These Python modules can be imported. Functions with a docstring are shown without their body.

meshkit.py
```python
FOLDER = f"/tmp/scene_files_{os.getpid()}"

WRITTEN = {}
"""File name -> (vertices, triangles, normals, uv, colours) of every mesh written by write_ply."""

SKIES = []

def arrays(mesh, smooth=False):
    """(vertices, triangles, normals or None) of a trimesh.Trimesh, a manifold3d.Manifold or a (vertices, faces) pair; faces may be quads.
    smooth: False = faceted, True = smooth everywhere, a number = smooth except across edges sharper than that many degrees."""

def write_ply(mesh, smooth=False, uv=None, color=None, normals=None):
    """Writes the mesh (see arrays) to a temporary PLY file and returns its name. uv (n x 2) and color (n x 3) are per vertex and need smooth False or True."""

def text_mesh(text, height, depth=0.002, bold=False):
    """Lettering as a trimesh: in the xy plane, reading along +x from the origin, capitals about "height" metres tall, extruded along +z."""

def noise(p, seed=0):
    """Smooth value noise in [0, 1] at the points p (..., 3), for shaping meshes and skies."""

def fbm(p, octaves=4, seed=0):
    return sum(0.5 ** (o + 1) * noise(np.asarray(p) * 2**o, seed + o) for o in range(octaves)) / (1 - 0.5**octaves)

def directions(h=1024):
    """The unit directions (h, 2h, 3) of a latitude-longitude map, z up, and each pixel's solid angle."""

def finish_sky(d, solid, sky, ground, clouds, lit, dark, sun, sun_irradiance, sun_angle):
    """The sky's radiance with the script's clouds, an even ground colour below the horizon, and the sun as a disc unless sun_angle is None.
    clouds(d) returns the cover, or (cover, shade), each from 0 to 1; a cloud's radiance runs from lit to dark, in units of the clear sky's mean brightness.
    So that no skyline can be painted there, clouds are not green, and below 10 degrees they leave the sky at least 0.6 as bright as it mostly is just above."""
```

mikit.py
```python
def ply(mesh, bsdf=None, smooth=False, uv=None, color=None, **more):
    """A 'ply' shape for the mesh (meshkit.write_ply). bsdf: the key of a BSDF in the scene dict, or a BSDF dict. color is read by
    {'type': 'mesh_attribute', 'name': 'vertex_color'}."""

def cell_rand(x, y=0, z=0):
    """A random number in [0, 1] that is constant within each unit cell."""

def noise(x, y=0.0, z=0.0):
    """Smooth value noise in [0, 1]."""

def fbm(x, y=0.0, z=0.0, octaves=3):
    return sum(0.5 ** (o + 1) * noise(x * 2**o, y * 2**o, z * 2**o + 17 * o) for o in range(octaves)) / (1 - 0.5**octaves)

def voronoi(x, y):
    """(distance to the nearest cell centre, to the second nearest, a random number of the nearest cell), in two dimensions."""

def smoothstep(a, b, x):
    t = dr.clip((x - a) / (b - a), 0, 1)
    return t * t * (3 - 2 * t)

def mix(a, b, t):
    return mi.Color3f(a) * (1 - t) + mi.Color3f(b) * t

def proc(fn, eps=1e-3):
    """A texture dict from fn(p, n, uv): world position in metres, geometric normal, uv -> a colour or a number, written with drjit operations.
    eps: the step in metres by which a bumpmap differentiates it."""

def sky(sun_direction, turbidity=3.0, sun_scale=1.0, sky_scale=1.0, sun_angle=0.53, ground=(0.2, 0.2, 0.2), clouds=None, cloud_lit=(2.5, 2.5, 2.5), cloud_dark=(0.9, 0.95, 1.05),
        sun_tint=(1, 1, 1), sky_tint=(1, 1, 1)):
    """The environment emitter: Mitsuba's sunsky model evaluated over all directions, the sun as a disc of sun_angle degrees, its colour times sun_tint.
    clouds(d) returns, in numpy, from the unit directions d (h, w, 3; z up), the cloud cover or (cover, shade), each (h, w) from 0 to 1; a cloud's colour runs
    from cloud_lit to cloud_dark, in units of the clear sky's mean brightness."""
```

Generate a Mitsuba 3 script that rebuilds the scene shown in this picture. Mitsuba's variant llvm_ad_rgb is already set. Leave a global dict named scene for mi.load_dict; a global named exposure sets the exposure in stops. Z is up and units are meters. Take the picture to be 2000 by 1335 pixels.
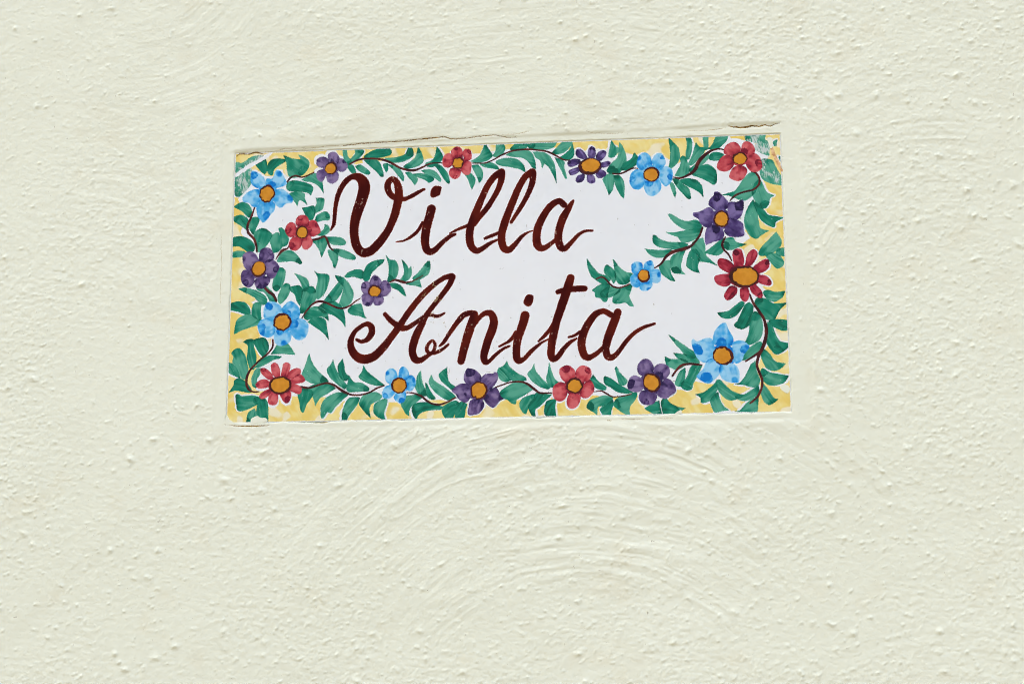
import numpy as np, math
import drjit as dr, mitsuba as mi, mikit, meshkit, trimesh
import shapely, shapely.affinity
from shapely.geometry import Polygon, Point, box
from shapely.ops import unary_union
from scipy.spatial import cKDTree

# ------------------------------------------------------------ camera, light, exposure
CAM = [[-0.995107, 0.02405, -0.095827, 0.08481], [-0.09872, -0.203234, 0.974141, -0.817225], [0.003952, 0.978835, 0.204614, -0.20672], [0.0, 0.0, 0.0, 1.0]]
scene, labels = {}, {}
scene['camera'] = {'type': 'thinlens', 'fov': 36.0, 'fov_axis': 'x', 'aperture_radius': 0.0045,
                   'focus_distance': 0.8465, 'near_clip': 0.01, 'far_clip': 50.0,
                   'to_world': mi.ScalarTransform4f(CAM)}
# open overcast daylight, the brightest part of the sky high up and a little to the left of the wall
scene['sky'] = mikit.sky([-0.30, -0.42, 1.0], turbidity=3, sun_scale=0.22, sun_angle=18, clouds=lambda d: 1.0,
                         cloud_lit=(2.20, 2.52, 3.10), sun_tint=(0.97, 1.0, 0.98), ground=(0.40, 0.29, 0.13))
exposure = 2.13

# ------------------------------------------------------------ traced drawing, in tenths of a millimetre on the wall
TH = 151.66 / 2                      # half height of the tile, mm
TW = 150.0
DATA = {
 'F': [
  ('blue', 'large blue flower in the upper left corner', [np.float64(-131.0), np.float64(51.7), np.float64(4.43), np.float64(5.02), -10], ['-1401,648 -1374,644 -1344,622 -1326,598 -1319,567 -1348,560 -1366,551 -1393,570 -1405,594', '-1263,649 -1240,645 -1222,618 -1206,587 -1203,569 -1232,555 -1272,548 -1296,567 -1314,573 -1315,603 -1285,602 -1272,629', '-1357,539 -1383,543 -1423,526 -1446,500 -1442,476 -1410,469 -1392,448 -1368,444 -1352,467 -1350,497', '-1346,479 -1357,468 -1368,432 -1358,390 -1343,369 -1328,354 -1308,368 -1286,400 -1269,420 -1264,453 -1285,471 -1316,460', '-1266,530 -1231,541 -1196,519 -1167,485 -1171,461 -1200,459 -1229,436 -1252,446 -1270,476']),
  ('purple', 'small purple flower left of the capital V at the top edge', [np.float64(-95.5), np.float64(65.2), np.float64(3.6), np.float64(3.48), 0], ['-984,663 -1007,655 -1031,668 -1037,683 -1032,707 -1009,719 -985,714 -970,698 -967,680', '-970,704 -973,728 -960,741 -939,744 -919,729 -909,702 -918,682 -944,682 -961,683', '-921,685 -909,705 -889,701 -865,674 -863,653 -879,632 -902,630 -917,643 -921,661', '-980,603 -975,618 -954,617 -925,628 -911,613 -916,583 -936,566 -956,565 -974,579', '-1030,635 -1007,646 -984,639 -978,624 -989,598 -1003,577 -1020,581 -1032,599 -1035,620']),
  ('red', 'red flower left of the capital V', [np.float64(-110.9), np.float64(29.0), np.float64(3.35), np.float64(3.7), 0], ['-1139,330 -1145,354 -1134,380 -1111,388 -1088,382 -1073,357 -1078,325 -1107,323', '-1078,316 -1076,346 -1056,357 -1035,353 -1018,326 -1006,291 -1022,276 -1048,265 -1071,275', '-1085,255 -1068,275 -1050,239 -1055,213 -1078,193 -1098,197 -1110,223 -1108,250', '-1131,259 -1108,250 -1110,221 -1124,198 -1147,188 -1173,199 -1180,226 -1172,249 -1155,266', '-1144,319 -1138,289 -1155,269 -1178,267 -1196,285 -1203,306 -1194,335 -1171,350 -1151,339']),
  ('red', 'red flower at the top edge above the letter i', [np.float64(-24.8), np.float64(65.6), np.float64(2.97), np.float64(3.26), 0], ['-287,721 -270,744 -247,748 -227,731 -224,689 -252,684 -275,682', '-218,689 -221,718 -207,733 -184,729 -174,705 -178,675 -207,664', '-230,642 -212,665 -178,657 -177,622 -184,593 -207,587 -229,606 -235,624', '-298,597 -287,626 -258,625 -235,612 -238,583 -258,567 -281,571', '-334,675 -321,704 -293,712 -275,685 -281,649 -298,632 -321,636 -332,651']),
  ('violet', 'violet daisy with narrow petals at the top edge', [np.float64(47.2), np.float64(61.0), np.float64(6.17), np.float64(4.6), 5], ['403,707 423,709 445,688 459,658 434,653 408,665 397,686', '468,710 485,723 502,709 504,674 490,654 470,657 462,684', '507,668 524,691 549,698 562,686 554,660 529,640 512,650', '529,626 568,636 584,627 573,609 540,602', '523,591 555,578 558,560 539,545 516,544 505,565', '460,564 483,566 499,539 496,518 474,515 457,529', '407,560 438,567 443,547 426,524 401,524 396,543', '360,591 405,607 416,589 393,569 368,564 360,576', '352,638 383,655 419,650 416,630 382,613 360,614']),
  ('blue', 'blue flower at the top edge right of the violet daisy', [np.float64(80.3), np.float64(55.4), np.float64(4.45), np.float64(4.23), 0], ['726,613 738,659 770,677 797,657 807,621 801,598 768,588 751,577 732,595', '810,615 814,645 836,667 859,669 875,642 880,613 857,585 829,594', '843,573 879,595 907,583 918,559 914,524 899,496 877,485 855,509 845,538', '766,518 811,510 844,521 854,486 848,462 826,440 798,432 773,453 763,483', '686,526 695,561 723,583 751,574 761,547 766,518 757,489 732,471 704,479 688,503']),
  ('red', 'red flower in the upper right corner', [np.float64(127.8), np.float64(62.6), np.float64(4.13), np.float64(3.42), 5], ['1195,671 1207,700 1238,717 1265,713 1284,686 1280,662 1246,646 1224,647 1200,654', '1289,685 1304,717 1332,716 1353,695 1360,665 1351,648 1323,637 1313,652 1291,662', '1323,620 1329,637 1357,651 1384,629 1396,577 1375,551 1342,550 1321,568 1311,597', '1221,536 1239,571 1267,584 1299,580 1315,556 1297,516 1269,500 1242,507 1223,519', '1156,580 1162,608 1191,642 1224,644 1240,623 1245,594 1233,571 1205,557 1172,561']),
  ('violet', 'dark violet star flower near the right edge', [np.float64(116.9), np.float64(29.0), np.float64(4.16), np.float64(4.71), 0], ['1138,441 1157,443 1184,416 1210,381 1198,347 1154,336 1122,355 1106,373 1112,401 1135,424', '1204,352 1216,383 1254,382 1279,393 1289,392 1289,349 1274,304 1246,285 1213,300', '1213,289 1251,284 1281,263 1285,229 1287,200 1264,190 1210,194 1183,221 1195,243', '1119,263 1168,238 1181,215 1171,181 1122,166 1086,151 1081,167 1082,213 1094,247', '1022,329 1038,332 1055,334 1105,358 1127,343 1131,303 1113,257 1086,250 1059,271 1049,297 1024,312']),
  ('blue', 'small blue flower right of the letter t', [np.float64(75.1), np.float64(-1.0), np.float64(3.4), np.float64(3.57), 0], ['687,26 690,57 713,69 740,61 745,30 725,7 700,5', '751,41 762,63 790,74 803,54 803,28 783,11 761,23', '783,0 805,25 833,21 840,-7 837,-36 820,-49 793,-43 782,-23', '732,-50 760,-45 787,-40 795,-63 775,-85 751,-91 729,-78', '681,-14 700,5 720,2 724,-32 732,-55 715,-72 688,-60 679,-37']),
  ('crimson', 'large dark red daisy at the right edge', [np.float64(127.9), np.float64(-2.8), np.float64(8.02), np.float64(5.85), -3], ['1223,89 1229,115 1251,125 1270,116 1280,76 1278,37 1253,20 1232,27', '1289,42 1299,87 1322,115 1344,114 1354,91 1336,52 1308,24 1289,25', '1329,18 1352,40 1391,64 1412,55 1411,21 1388,-1 1355,-11', '1352,-28 1382,-23 1409,-41 1421,-64 1412,-80 1380,-74 1351,-59', '1309,-88 1332,-72 1363,-101 1373,-130 1364,-146 1345,-140 1319,-117', '1260,-93 1293,-88 1303,-116 1296,-150 1280,-165 1261,-149 1255,-121', '1178,-113 1207,-77 1239,-87 1238,-115 1215,-142 1188,-154 1172,-135', '1124,-27 1143,-16 1182,-11 1211,-18 1204,-69 1169,-78 1142,-67 1126,-49', '1143,58 1157,74 1190,68 1221,44 1239,9 1209,-7 1177,6 1150,29']),
  ('blue', 'large blue star flower near the lower right corner', [np.float64(115.7), np.float64(-45.1), np.float64(5.38), np.float64(4.95), -25], ['1205,-388 1240,-373 1267,-379 1293,-407 1265,-445 1253,-478 1226,-494 1205,-477 1211,-433', '1016,-561 1031,-539 1053,-518 1070,-479 1097,-466 1123,-492 1139,-509 1133,-547 1110,-574 1077,-596 1045,-584', '1133,-520 1150,-501 1199,-494 1225,-511 1237,-544 1233,-593 1212,-596 1169,-587 1143,-564', '995,-367 1003,-361 1024,-373 1068,-357 1100,-361 1110,-397 1112,-442 1092,-469 1059,-485 1027,-467 1007,-428 997,-395', '1110,-386 1109,-342 1129,-303 1157,-279 1176,-279 1186,-310 1209,-355 1208,-389 1180,-405 1143,-398']),
  ('purple', 'purple flower at the bottom edge under the last letter a', [np.float64(78.1), np.float64(-58.6), np.float64(4.44), np.float64(5.3), 30], ['707,-510 715,-482 740,-461 767,-464 788,-490 790,-523 766,-539 738,-549 714,-538', '793,-512 816,-490 843,-488 869,-503 875,-536 857,-563 830,-574 803,-551', '824,-601 852,-568 878,-575 899,-603 904,-636 876,-657 849,-673 817,-661 807,-639', '712,-665 720,-637 742,-627 774,-639 804,-650 803,-672 784,-699 751,-704 724,-692', '653,-597 668,-559 692,-547 722,-560 743,-583 737,-616 709,-634 672,-628 658,-617']),
  ('red', 'red flower at the bottom edge under the letter t', [np.float64(37.4), np.float64(-59.4), np.float64(4.48), np.float64(4.15), 10], ['417,-603 434,-576 456,-565 477,-599 471,-632 444,-659 416,-658 400,-636', '295,-522 303,-498 336,-484 369,-502 380,-530 368,-557 330,-573 308,-556', '380,-530 397,-497 424,-488 457,-504 464,-537 450,-565 423,-575 396,-558', '334,-673 346,-640 373,-635 403,-647 403,-674 383,-707 356,-715 337,-701', '258,-622 270,-589 303,-573 330,-590 335,-629 324,-662 296,-675 269,-661']),
  ('purple', 'purple star flower at the bottom edge under the letter n', [np.float64(-13.5), np.float64(-60.8), np.float64(4.64), np.float64(4.86), 0], ['-213,-545 -210,-517 -199,-494 -188,-488 -149,-501 -121,-535 -127,-563 -165,-574 -199,-570', '-121,-547 -99,-522 -57,-520 -49,-512 -33,-521 -35,-554 -60,-593 -88,-603 -105,-569', '-94,-631 -71,-603 -38,-599 -16,-644 0,-655 -22,-666 -55,-701 -83,-687 -105,-658', '-190,-734 -187,-696 -176,-662 -138,-655 -110,-669 -107,-697 -132,-730 -165,-738', '-276,-605 -243,-577 -215,-570 -176,-579 -171,-618 -182,-651 -204,-670 -237,-656 -257,-627']),
  ('blue', 'small blue flower at the bottom edge under the capital A', [np.float64(-56.3), np.float64(-57.2), np.float64(4.13), np.float64(4.36), 0], ['-636,-525 -628,-491 -601,-480 -578,-498 -575,-537 -600,-559 -628,-553', '-564,-515 -556,-481 -536,-472 -514,-494 -511,-527 -533,-549 -555,-532', '-522,-544 -505,-519 -483,-528 -472,-562 -488,-595 -510,-603 -524,-583', '-588,-632 -565,-610 -532,-608 -523,-628 -537,-661 -559,-666 -582,-649', '-652,-608 -638,-581 -611,-570 -588,-587 -588,-615 -610,-640 -632,-642 -649,-631']),
  ('red', 'red daisy in the lower left corner', [np.float64(-120.8), np.float64(-55.7), np.float64(6.24), np.float64(4.88), 0], ['-1316,-464 -1296,-462 -1261,-488 -1246,-519 -1271,-525 -1306,-498 -1318,-478', '-1259,-443 -1240,-433 -1222,-449 -1210,-489 -1220,-514 -1249,-502 -1259,-471', '-1199,-472 -1194,-444 -1177,-434 -1157,-445 -1159,-473 -1175,-513 -1204,-506', '-1172,-510 -1153,-479 -1119,-466 -1099,-475 -1102,-503 -1130,-516 -1161,-524', '-1152,-530 -1113,-500 -1090,-506 -1073,-532 -1084,-543 -1112,-548 -1148,-553', '-1154,-558 -1117,-556 -1094,-571 -1091,-593 -1105,-607 -1133,-598 -1159,-581', '-1212,-599 -1168,-583 -1147,-604 -1155,-643 -1171,-656 -1194,-636', '-1264,-595 -1229,-599 -1218,-619 -1222,-653 -1239,-664 -1267,-657 -1271,-635', '-1320,-617 -1309,-597 -1270,-578 -1261,-598 -1285,-623 -1308,-628', '-1342,-549 -1322,-529 -1288,-524 -1265,-545 -1281,-567 -1321,-572 -1333,-566']),
  ('blue', 'large blue flower at the left edge', [np.float64(-120.7), np.float64(-20.9), np.float64(5.03), np.float64(5.03), 15], ['-1310,-167 -1308,-126 -1283,-95 -1243,-102 -1214,-126 -1207,-158 -1241,-168 -1258,-194 -1292,-193 -1307,-184', '-1250,-272 -1233,-249 -1187,-259 -1159,-268 -1155,-297 -1168,-325 -1208,-341 -1237,-329 -1248,-300', '-1340,-223 -1321,-195 -1281,-193 -1251,-214 -1245,-254 -1261,-286 -1289,-292 -1324,-275 -1337,-246', '-1208,-135 -1185,-106 -1157,-97 -1122,-125 -1110,-160 -1120,-194 -1154,-205 -1167,-176 -1201,-158', '-1160,-211 -1120,-192 -1086,-201 -1063,-230 -1067,-276 -1089,-307 -1123,-309 -1147,-286 -1168,-251']),
  ('purple', 'purple flower at the left edge', [np.float64(-134.5), np.float64(8.9), np.float64(3.93), np.float64(4.62), -10], ['-1345,160 -1338,195 -1309,209 -1280,199 -1261,163 -1267,140 -1301,124 -1336,133', '-1365,26 -1339,43 -1305,48 -1281,35 -1286,7 -1309,-16 -1337,-21 -1358,-9', '-1313,124 -1284,143 -1255,131 -1231,98 -1242,69 -1258,41 -1287,36 -1305,71', '-1435,139 -1433,174 -1401,191 -1369,178 -1348,142 -1353,125 -1378,102 -1404,86 -1425,104', '-1442,58 -1430,84 -1398,85 -1380,62 -1368,32 -1375,3 -1401,-12 -1427,5 -1440,28']),
  ('purple', 'small purple flower left of the capital A', [np.float64(-70.2), np.float64(-5.0), np.float64(3.63), np.float64(3.23), 0], ['-728,2 -717,25 -703,37 -680,24 -664,-2 -674,-25 -702,-24 -725,-24', '-674,-28 -657,3 -635,2 -616,-24 -614,-53 -634,-78 -656,-80 -676,-57', '-707,-93 -690,-77 -668,-66 -652,-92 -656,-118 -678,-132 -701,-125', '-769,-100 -770,-72 -741,-64 -713,-79 -707,-108 -723,-130 -746,-133 -763,-121', '-775,-31 -768,-5 -742,3 -725,-15 -730,-44 -736,-61 -764,-60']),
 ],
 'L': [
  ('-1491,705 -1458,698 -1406,732 -1354,740 -1333,733 -1353,712 -1411,691 -1468,651 -1491,627 -1496,676', 1),
  ('-1407,672 -1398,642 -1405,600 -1407,571 -1430,541 -1464,507 -1487,511 -1500,556 -1499,604 -1485,627 -1451,644', 1),
  ('1314,758 1361,759 1421,751 1415,727 1442,709 1441,686 1434,636 1406,646 1363,671 1364,700 1381,702 1343,718 1315,725', 1),
  ('1391,612 1433,616 1454,604 1474,556 1495,515 1498,469 1450,476 1401,501 1383,536', 1),
  ('1461,714 1481,725 1474,690 1463,691', 1),
  ('1486,631 1498,625 1495,602 1487,608', 1),
  ('-1385,693 -1347,706 -1324,717 -1317,693 -1313,657 -1327,631 -1351,649', 0),
  ('-1311,675 -1300,705 -1265,718 -1218,712 -1212,701 -1247,679 -1275,656 -1283,626 -1304,630 -1313,651', 0),
  ('-1222,735 -1177,715 -1125,707 -1138,735 -1102,718 -1079,690 -1086,649 -1123,614 -1175,604 -1196,626 -1206,689', 0),
  ('-1119,590 -1099,601 -1053,624 -1033,620 -1023,587 -1003,577 -994,509 -1022,551 -1064,576 -1093,580', 0),
  ('-1200,569 -1180,586 -1139,585 -1092,571 -1063,559 -1052,534 -1065,502 -1091,518 -1138,522 -1176,527 -1198,539', 0),
  ('-1184,515 -1144,523 -1103,512 -1099,483 -1084,446 -1113,471 -1131,472 -1139,442 -1160,476 -1178,497', 0),
  ('-1112,430 -1083,432 -1049,439 -1037,409 -1045,374 -1059,357 -1082,370 -1097,400', 0),
  ('-1037,483 -992,479 -990,443 -1002,414 -1036,398 -1045,386 -1043,421 -1029,456', 0),
  ('-1038,350 -1030,380 -996,402 -973,401 -957,380 -961,357 -989,355 -1024,347', 0),
  ('-1031,274 -1005,291 -988,302 -983,331 -966,325 -955,298 -970,278 -999,267', 0),
  ('-1053,236 -1022,253 -982,260 -967,237 -972,207 -996,147 -1012,191 -1033,221', 0),
  ('-970,260 -930,259 -890,252 -865,230 -869,213 -900,211 -941,218 -961,236', 0),
  ('-1497,448 -1457,471 -1421,464 -1397,433 -1393,392 -1413,386 -1443,417 -1473,436', 0),
  ('-1495,389 -1460,400 -1431,390 -1413,369 -1417,310 -1441,331 -1482,359 -1494,371', 0),
  ('-1390,383 -1355,381 -1349,366 -1365,326 -1381,285 -1402,315 -1409,351', 0),
  ('-1508,259 -1480,276 -1439,275 -1398,256 -1373,226 -1378,191 -1413,192 -1460,223 -1507,224', 0),
  ('-1376,296 -1336,319 -1312,315 -1277,284 -1282,258 -1304,224 -1332,189 -1355,190 -1368,243', 0),
  ('-1291,264 -1254,293 -1236,286 -1224,250 -1217,215 -1239,186 -1268,176 -1278,217', 0),
  ('-1240,316 -1225,321 -1196,291 -1183,249 -1194,220 -1220,212 -1224,256', 0),
  ('-890,761 -871,767 -863,718 -840,688 -851,664 -874,677 -886,713', 0),
  ('-826,759 -783,754 -772,739 -794,707 -834,681 -848,667 -846,700 -820,729', 0),
  ('-868,659 -845,670 -828,657 -812,615 -827,613 -850,634', 0),
  ('-819,657 -793,665 -758,643 -736,618 -746,608 -775,617 -804,636', 0),
  ('-768,715 -736,738 -679,759 -644,761 -618,739 -626,716 -678,703 -736,702 -765,703', 0),
  ('-770,691 -724,698 -689,682 -671,646 -660,598 -676,592 -700,623 -735,654', 0),
  ('-663,663 -637,668 -637,633 -645,617 -657,639', 0),
  ('-640,662 -602,655 -568,630 -547,588 -551,561 -573,589 -608,632', 0),
  ('-655,699 -597,700 -540,718 -523,771 -503,747 -496,711 -522,688 -568,672 -620,674', 0),
  ('-963,183 -951,186 -911,170 -907,129 -921,83 -929,89 -939,124 -956,154', 0),
  ('-934,191 -900,190 -848,171 -810,144 -816,127 -859,134 -899,152 -931,177', 0),
  ('-1244,133 -1222,174 -1176,190 -1135,165 -1105,118 -1116,111 -1151,128 -1197,129 -1232,126', 0),
  ('-1511,183 -1465,196 -1425,189 -1424,168 -1476,159 -1511,165', 0),
  ('-548,650 -488,693 -471,758 -453,727 -440,679 -459,653 -504,637 -539,635', 0),
  ('-539,611 -516,613 -492,595 -470,570 -486,538 -498,556 -515,575', 0),
  ('-495,601 -441,602 -389,582 -383,564 -409,549 -429,566 -469,582', 0),
  ('-450,620 -407,624 -367,605 -341,563 -349,552 -378,576 -424,598', 0),
  ('-378,647 -350,649 -309,603 -293,549 -303,541 -326,568 -355,616', 0),
  ('-430,661 -384,683 -367,754 -344,723 -333,687 -361,652 -395,639 -418,645', 0),
  ('-178,663 -127,697 -101,767 -81,731 -61,689 -98,660 -150,656', 0),
  ('-61,689 -41,718 -38,771 -16,770 10,739 1,704 -30,683', 0),
  ('-172,639 -138,641 -113,602 -115,561 -133,539 -141,567 -161,609', 0),
  ('-209,585 -178,595 -155,562 -158,533 -172,504 -184,534 -195,563', 0),
  ('-127,644 -76,654 -36,635 -22,610 -59,618 -104,628', 0),
  ('-39,658 -2,672 44,673 83,660 112,629 120,591 95,606 55,619 -2,630 -33,640', 0),
  ('38,727 73,758 118,774 135,761 126,729 84,719 44,717', 0),
  ('132,747 180,760 243,775 283,777 293,752 271,724 214,714 146,722', 0),
  ('15,692 55,711 123,717 157,698 174,650 178,606 160,616 134,652 101,674 44,682', 0),
  ('163,704 220,699 259,671 284,611 290,524 275,564 247,618 225,637 213,611 205,649 180,671', 0),
  ('268,697 293,723 339,768 372,779 377,743 338,698 304,687 276,688', 0),
  ('307,666 338,686 367,714 379,743 388,696 377,661 343,653', 0),
  ('282,667 315,654 335,639 332,615 347,547 337,548 320,586 298,634', 0),
  ('564,589 590,624 624,657 634,740 655,709 671,644 656,603 633,569 588,562 569,571', 0),
  ('573,665 592,753 614,717 627,710 624,681 596,656', 0),
  ('639,587 657,621 696,643 714,679 735,647 729,618 695,590 661,580', 0),
  ('543,537 572,563 600,556 599,494 593,471 573,446 559,490', 0),
  ('600,553 628,555 652,522 657,481 652,426 639,438 610,494', 0),
  ('900,759 927,728 951,698 958,651 946,616 912,583 898,586 908,647 907,700', 0),
  ('992,773 1006,772 1025,736 1023,684 1008,632 988,629 992,673 999,714', 0),
  ('961,639 981,650 997,620 1009,585 1000,550 961,534 928,541 951,581 963,610', 0),
  ('1005,608 1028,660 1047,724 1065,697 1093,693 1087,664 1069,647 1046,618 1018,596', 0),
  ('1087,769 1112,771 1113,727 1109,686 1087,681 1088,728', 0),
  ('1112,686 1138,715 1159,758 1195,762 1217,753 1207,724 1170,690 1131,680', 0),
  ('1114,639 1131,662 1164,664 1194,651 1177,625 1146,618 1119,625', 0),
  ('1006,573 1046,607 1086,640 1114,657 1108,628 1068,589 1023,555', 0),
  ('1017,550 1057,583 1101,599 1134,580 1152,551 1151,504 1137,484 1109,500 1066,525 1033,537', 0),
  ('955,517 994,524 1038,514 1065,490 1075,460 1077,417 1058,444 1009,474 977,493', 0),
  ('916,524 944,523 971,493 1003,463 1012,410 996,410 964,447 932,489', 0),
  ('902,495 916,502 929,477 932,442 928,419 915,449', 0),
  ('1176,425 1212,433 1251,449 1291,505 1326,541 1353,543 1374,508 1367,473 1355,433 1326,406 1293,389 1255,402 1212,421', 0),
  ('1336,434 1351,480 1379,508 1395,478 1415,431 1453,413 1430,396 1424,368 1406,345 1374,346 1343,405', 0),
  ('1337,388 1364,370 1395,334 1421,305 1502,288 1458,269 1446,238 1408,254 1377,283 1357,330', 0),
  ('1293,297 1314,354 1342,393 1357,341 1366,272 1375,232 1418,219 1379,197 1351,178 1314,199 1294,246', 0),
  ('887,328 906,327 949,297 993,284 1037,291 1064,259 1041,240 981,239 938,263 905,296', 0),
  ('876,228 914,224 970,233 1036,248 1069,253 1057,225 1029,186 990,170 957,171 936,200 903,212', 0),
  ('804,211 815,213 837,193 880,174 952,169 990,159 978,140 923,133 846,144 819,159 803,176', 0),
  ('761,139 791,134 846,129 896,131 912,122 867,94 823,89 785,108', 0),
  ('1006,150 1023,175 1068,191 1077,156 1081,105 1086,88 1140,36 1091,56 1042,64 1037,95 1011,119', 0),
  ('979,51 988,96 1011,130 1038,123 1053,83 1036,32 1046,1 1008,11 981,34', 0),
  ('894,76 912,104 956,123 978,131 961,92 948,46 953,12 970,-5 936,-2 904,8 896,42', 0),
  ('836,44 856,66 894,68 893,8 916,-42 892,-37 854,-8 838,16', 0),
  ('1076,108 1110,135 1155,171 1177,188 1182,159 1175,114 1147,92 1109,98', 0),
  ('1176,142 1190,181 1226,186 1247,160 1298,148 1263,136 1224,121 1191,122', 0),
  ('1359,97 1377,130 1416,169 1456,210 1481,167 1478,138 1446,105 1402,84 1370,84', 0),
  ('1389,96 1435,97 1472,76 1490,47 1484,25 1454,12 1422,44', 0),
  ('1449,94 1463,119 1509,120 1508,92 1494,77 1462,82', 0),
  ('589,86 602,71 624,39 657,15 689,6 686,-20 672,-42 644,-53 617,-46 598,-12 596,34', 0),
  ('541,36 555,58 580,40 599,17 603,-23 589,-45 568,-11 546,7', 0),
  ('451,91 470,62 508,15 540,1 574,-11 567,-34 535,-46 496,-25 469,5 453,51', 0),
  ('473,-81 501,-60 534,-44 567,-51 561,-90 552,-141 533,-143 516,-123 494,-117 489,-94', 0),
  ('522,-89 567,-62 622,-72 622,-92 577,-119 538,-123 517,-112', 0),
  ('582,-147 594,-108 633,-69 677,-51 688,-60 676,-99 670,-121 694,-173 675,-170 648,-152 609,-157', 0),
  ('1379,-113 1406,-105 1438,-117 1489,-113 1475,-144 1436,-168 1399,-156 1383,-135', 0),
  ('1333,-196 1331,-162 1351,-143 1393,-155 1430,-179 1501,-175 1461,-210 1439,-249 1427,-265 1384,-261 1348,-224', 0),
  ('1134,-221 1186,-214 1225,-187 1258,-163 1277,-172 1262,-199 1229,-238 1190,-253 1153,-244', 0),
  ('1219,-288 1238,-266 1256,-227 1279,-183 1301,-170 1322,-190 1315,-240 1297,-290 1264,-311 1232,-305', 0),
  ('1321,-223 1348,-227 1365,-269 1366,-325 1348,-369 1315,-390 1266,-406 1256,-403 1278,-373 1296,-329 1300,-284', 0),
  ('1400,-270 1443,-263 1518,-276 1511,-306 1484,-325 1447,-316 1410,-293', 0),
  ('1388,-314 1394,-276 1415,-293 1430,-338 1455,-383 1516,-392 1480,-427 1436,-451 1405,-426 1383,-381', 0),
  ('1248,-467 1271,-434 1309,-402 1348,-381 1361,-392 1351,-425 1318,-452 1275,-473 1253,-478', 0),
  ('1351,-447 1368,-420 1399,-449 1424,-488 1477,-500 1455,-524 1422,-537 1385,-528 1365,-497', 0),
  ('1347,-547 1359,-525 1400,-548 1490,-566 1468,-599 1425,-614 1382,-610 1362,-591', 0),
  ('1214,-604 1244,-594 1272,-556 1300,-501 1323,-483 1324,-529 1341,-579 1334,-612 1302,-622 1259,-608', 0),
  ('1344,-645 1361,-607 1386,-641 1411,-682 1433,-688 1405,-709 1384,-716 1358,-695', 0),
  ('1209,-670 1258,-660 1312,-628 1334,-612 1336,-645 1310,-677 1267,-693 1230,-687', 0),
  ('1185,-746 1233,-744 1261,-714 1300,-683 1332,-678 1327,-721 1318,-751 1255,-750', 0),
  ('1115,-585 1137,-580 1158,-603 1199,-642 1257,-662 1225,-681 1182,-688 1145,-663 1125,-630', 0),
  ('1008,-654 1049,-644 1087,-618 1115,-591 1122,-624 1102,-662 1080,-689 1037,-699 1032,-671', 0),
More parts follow.
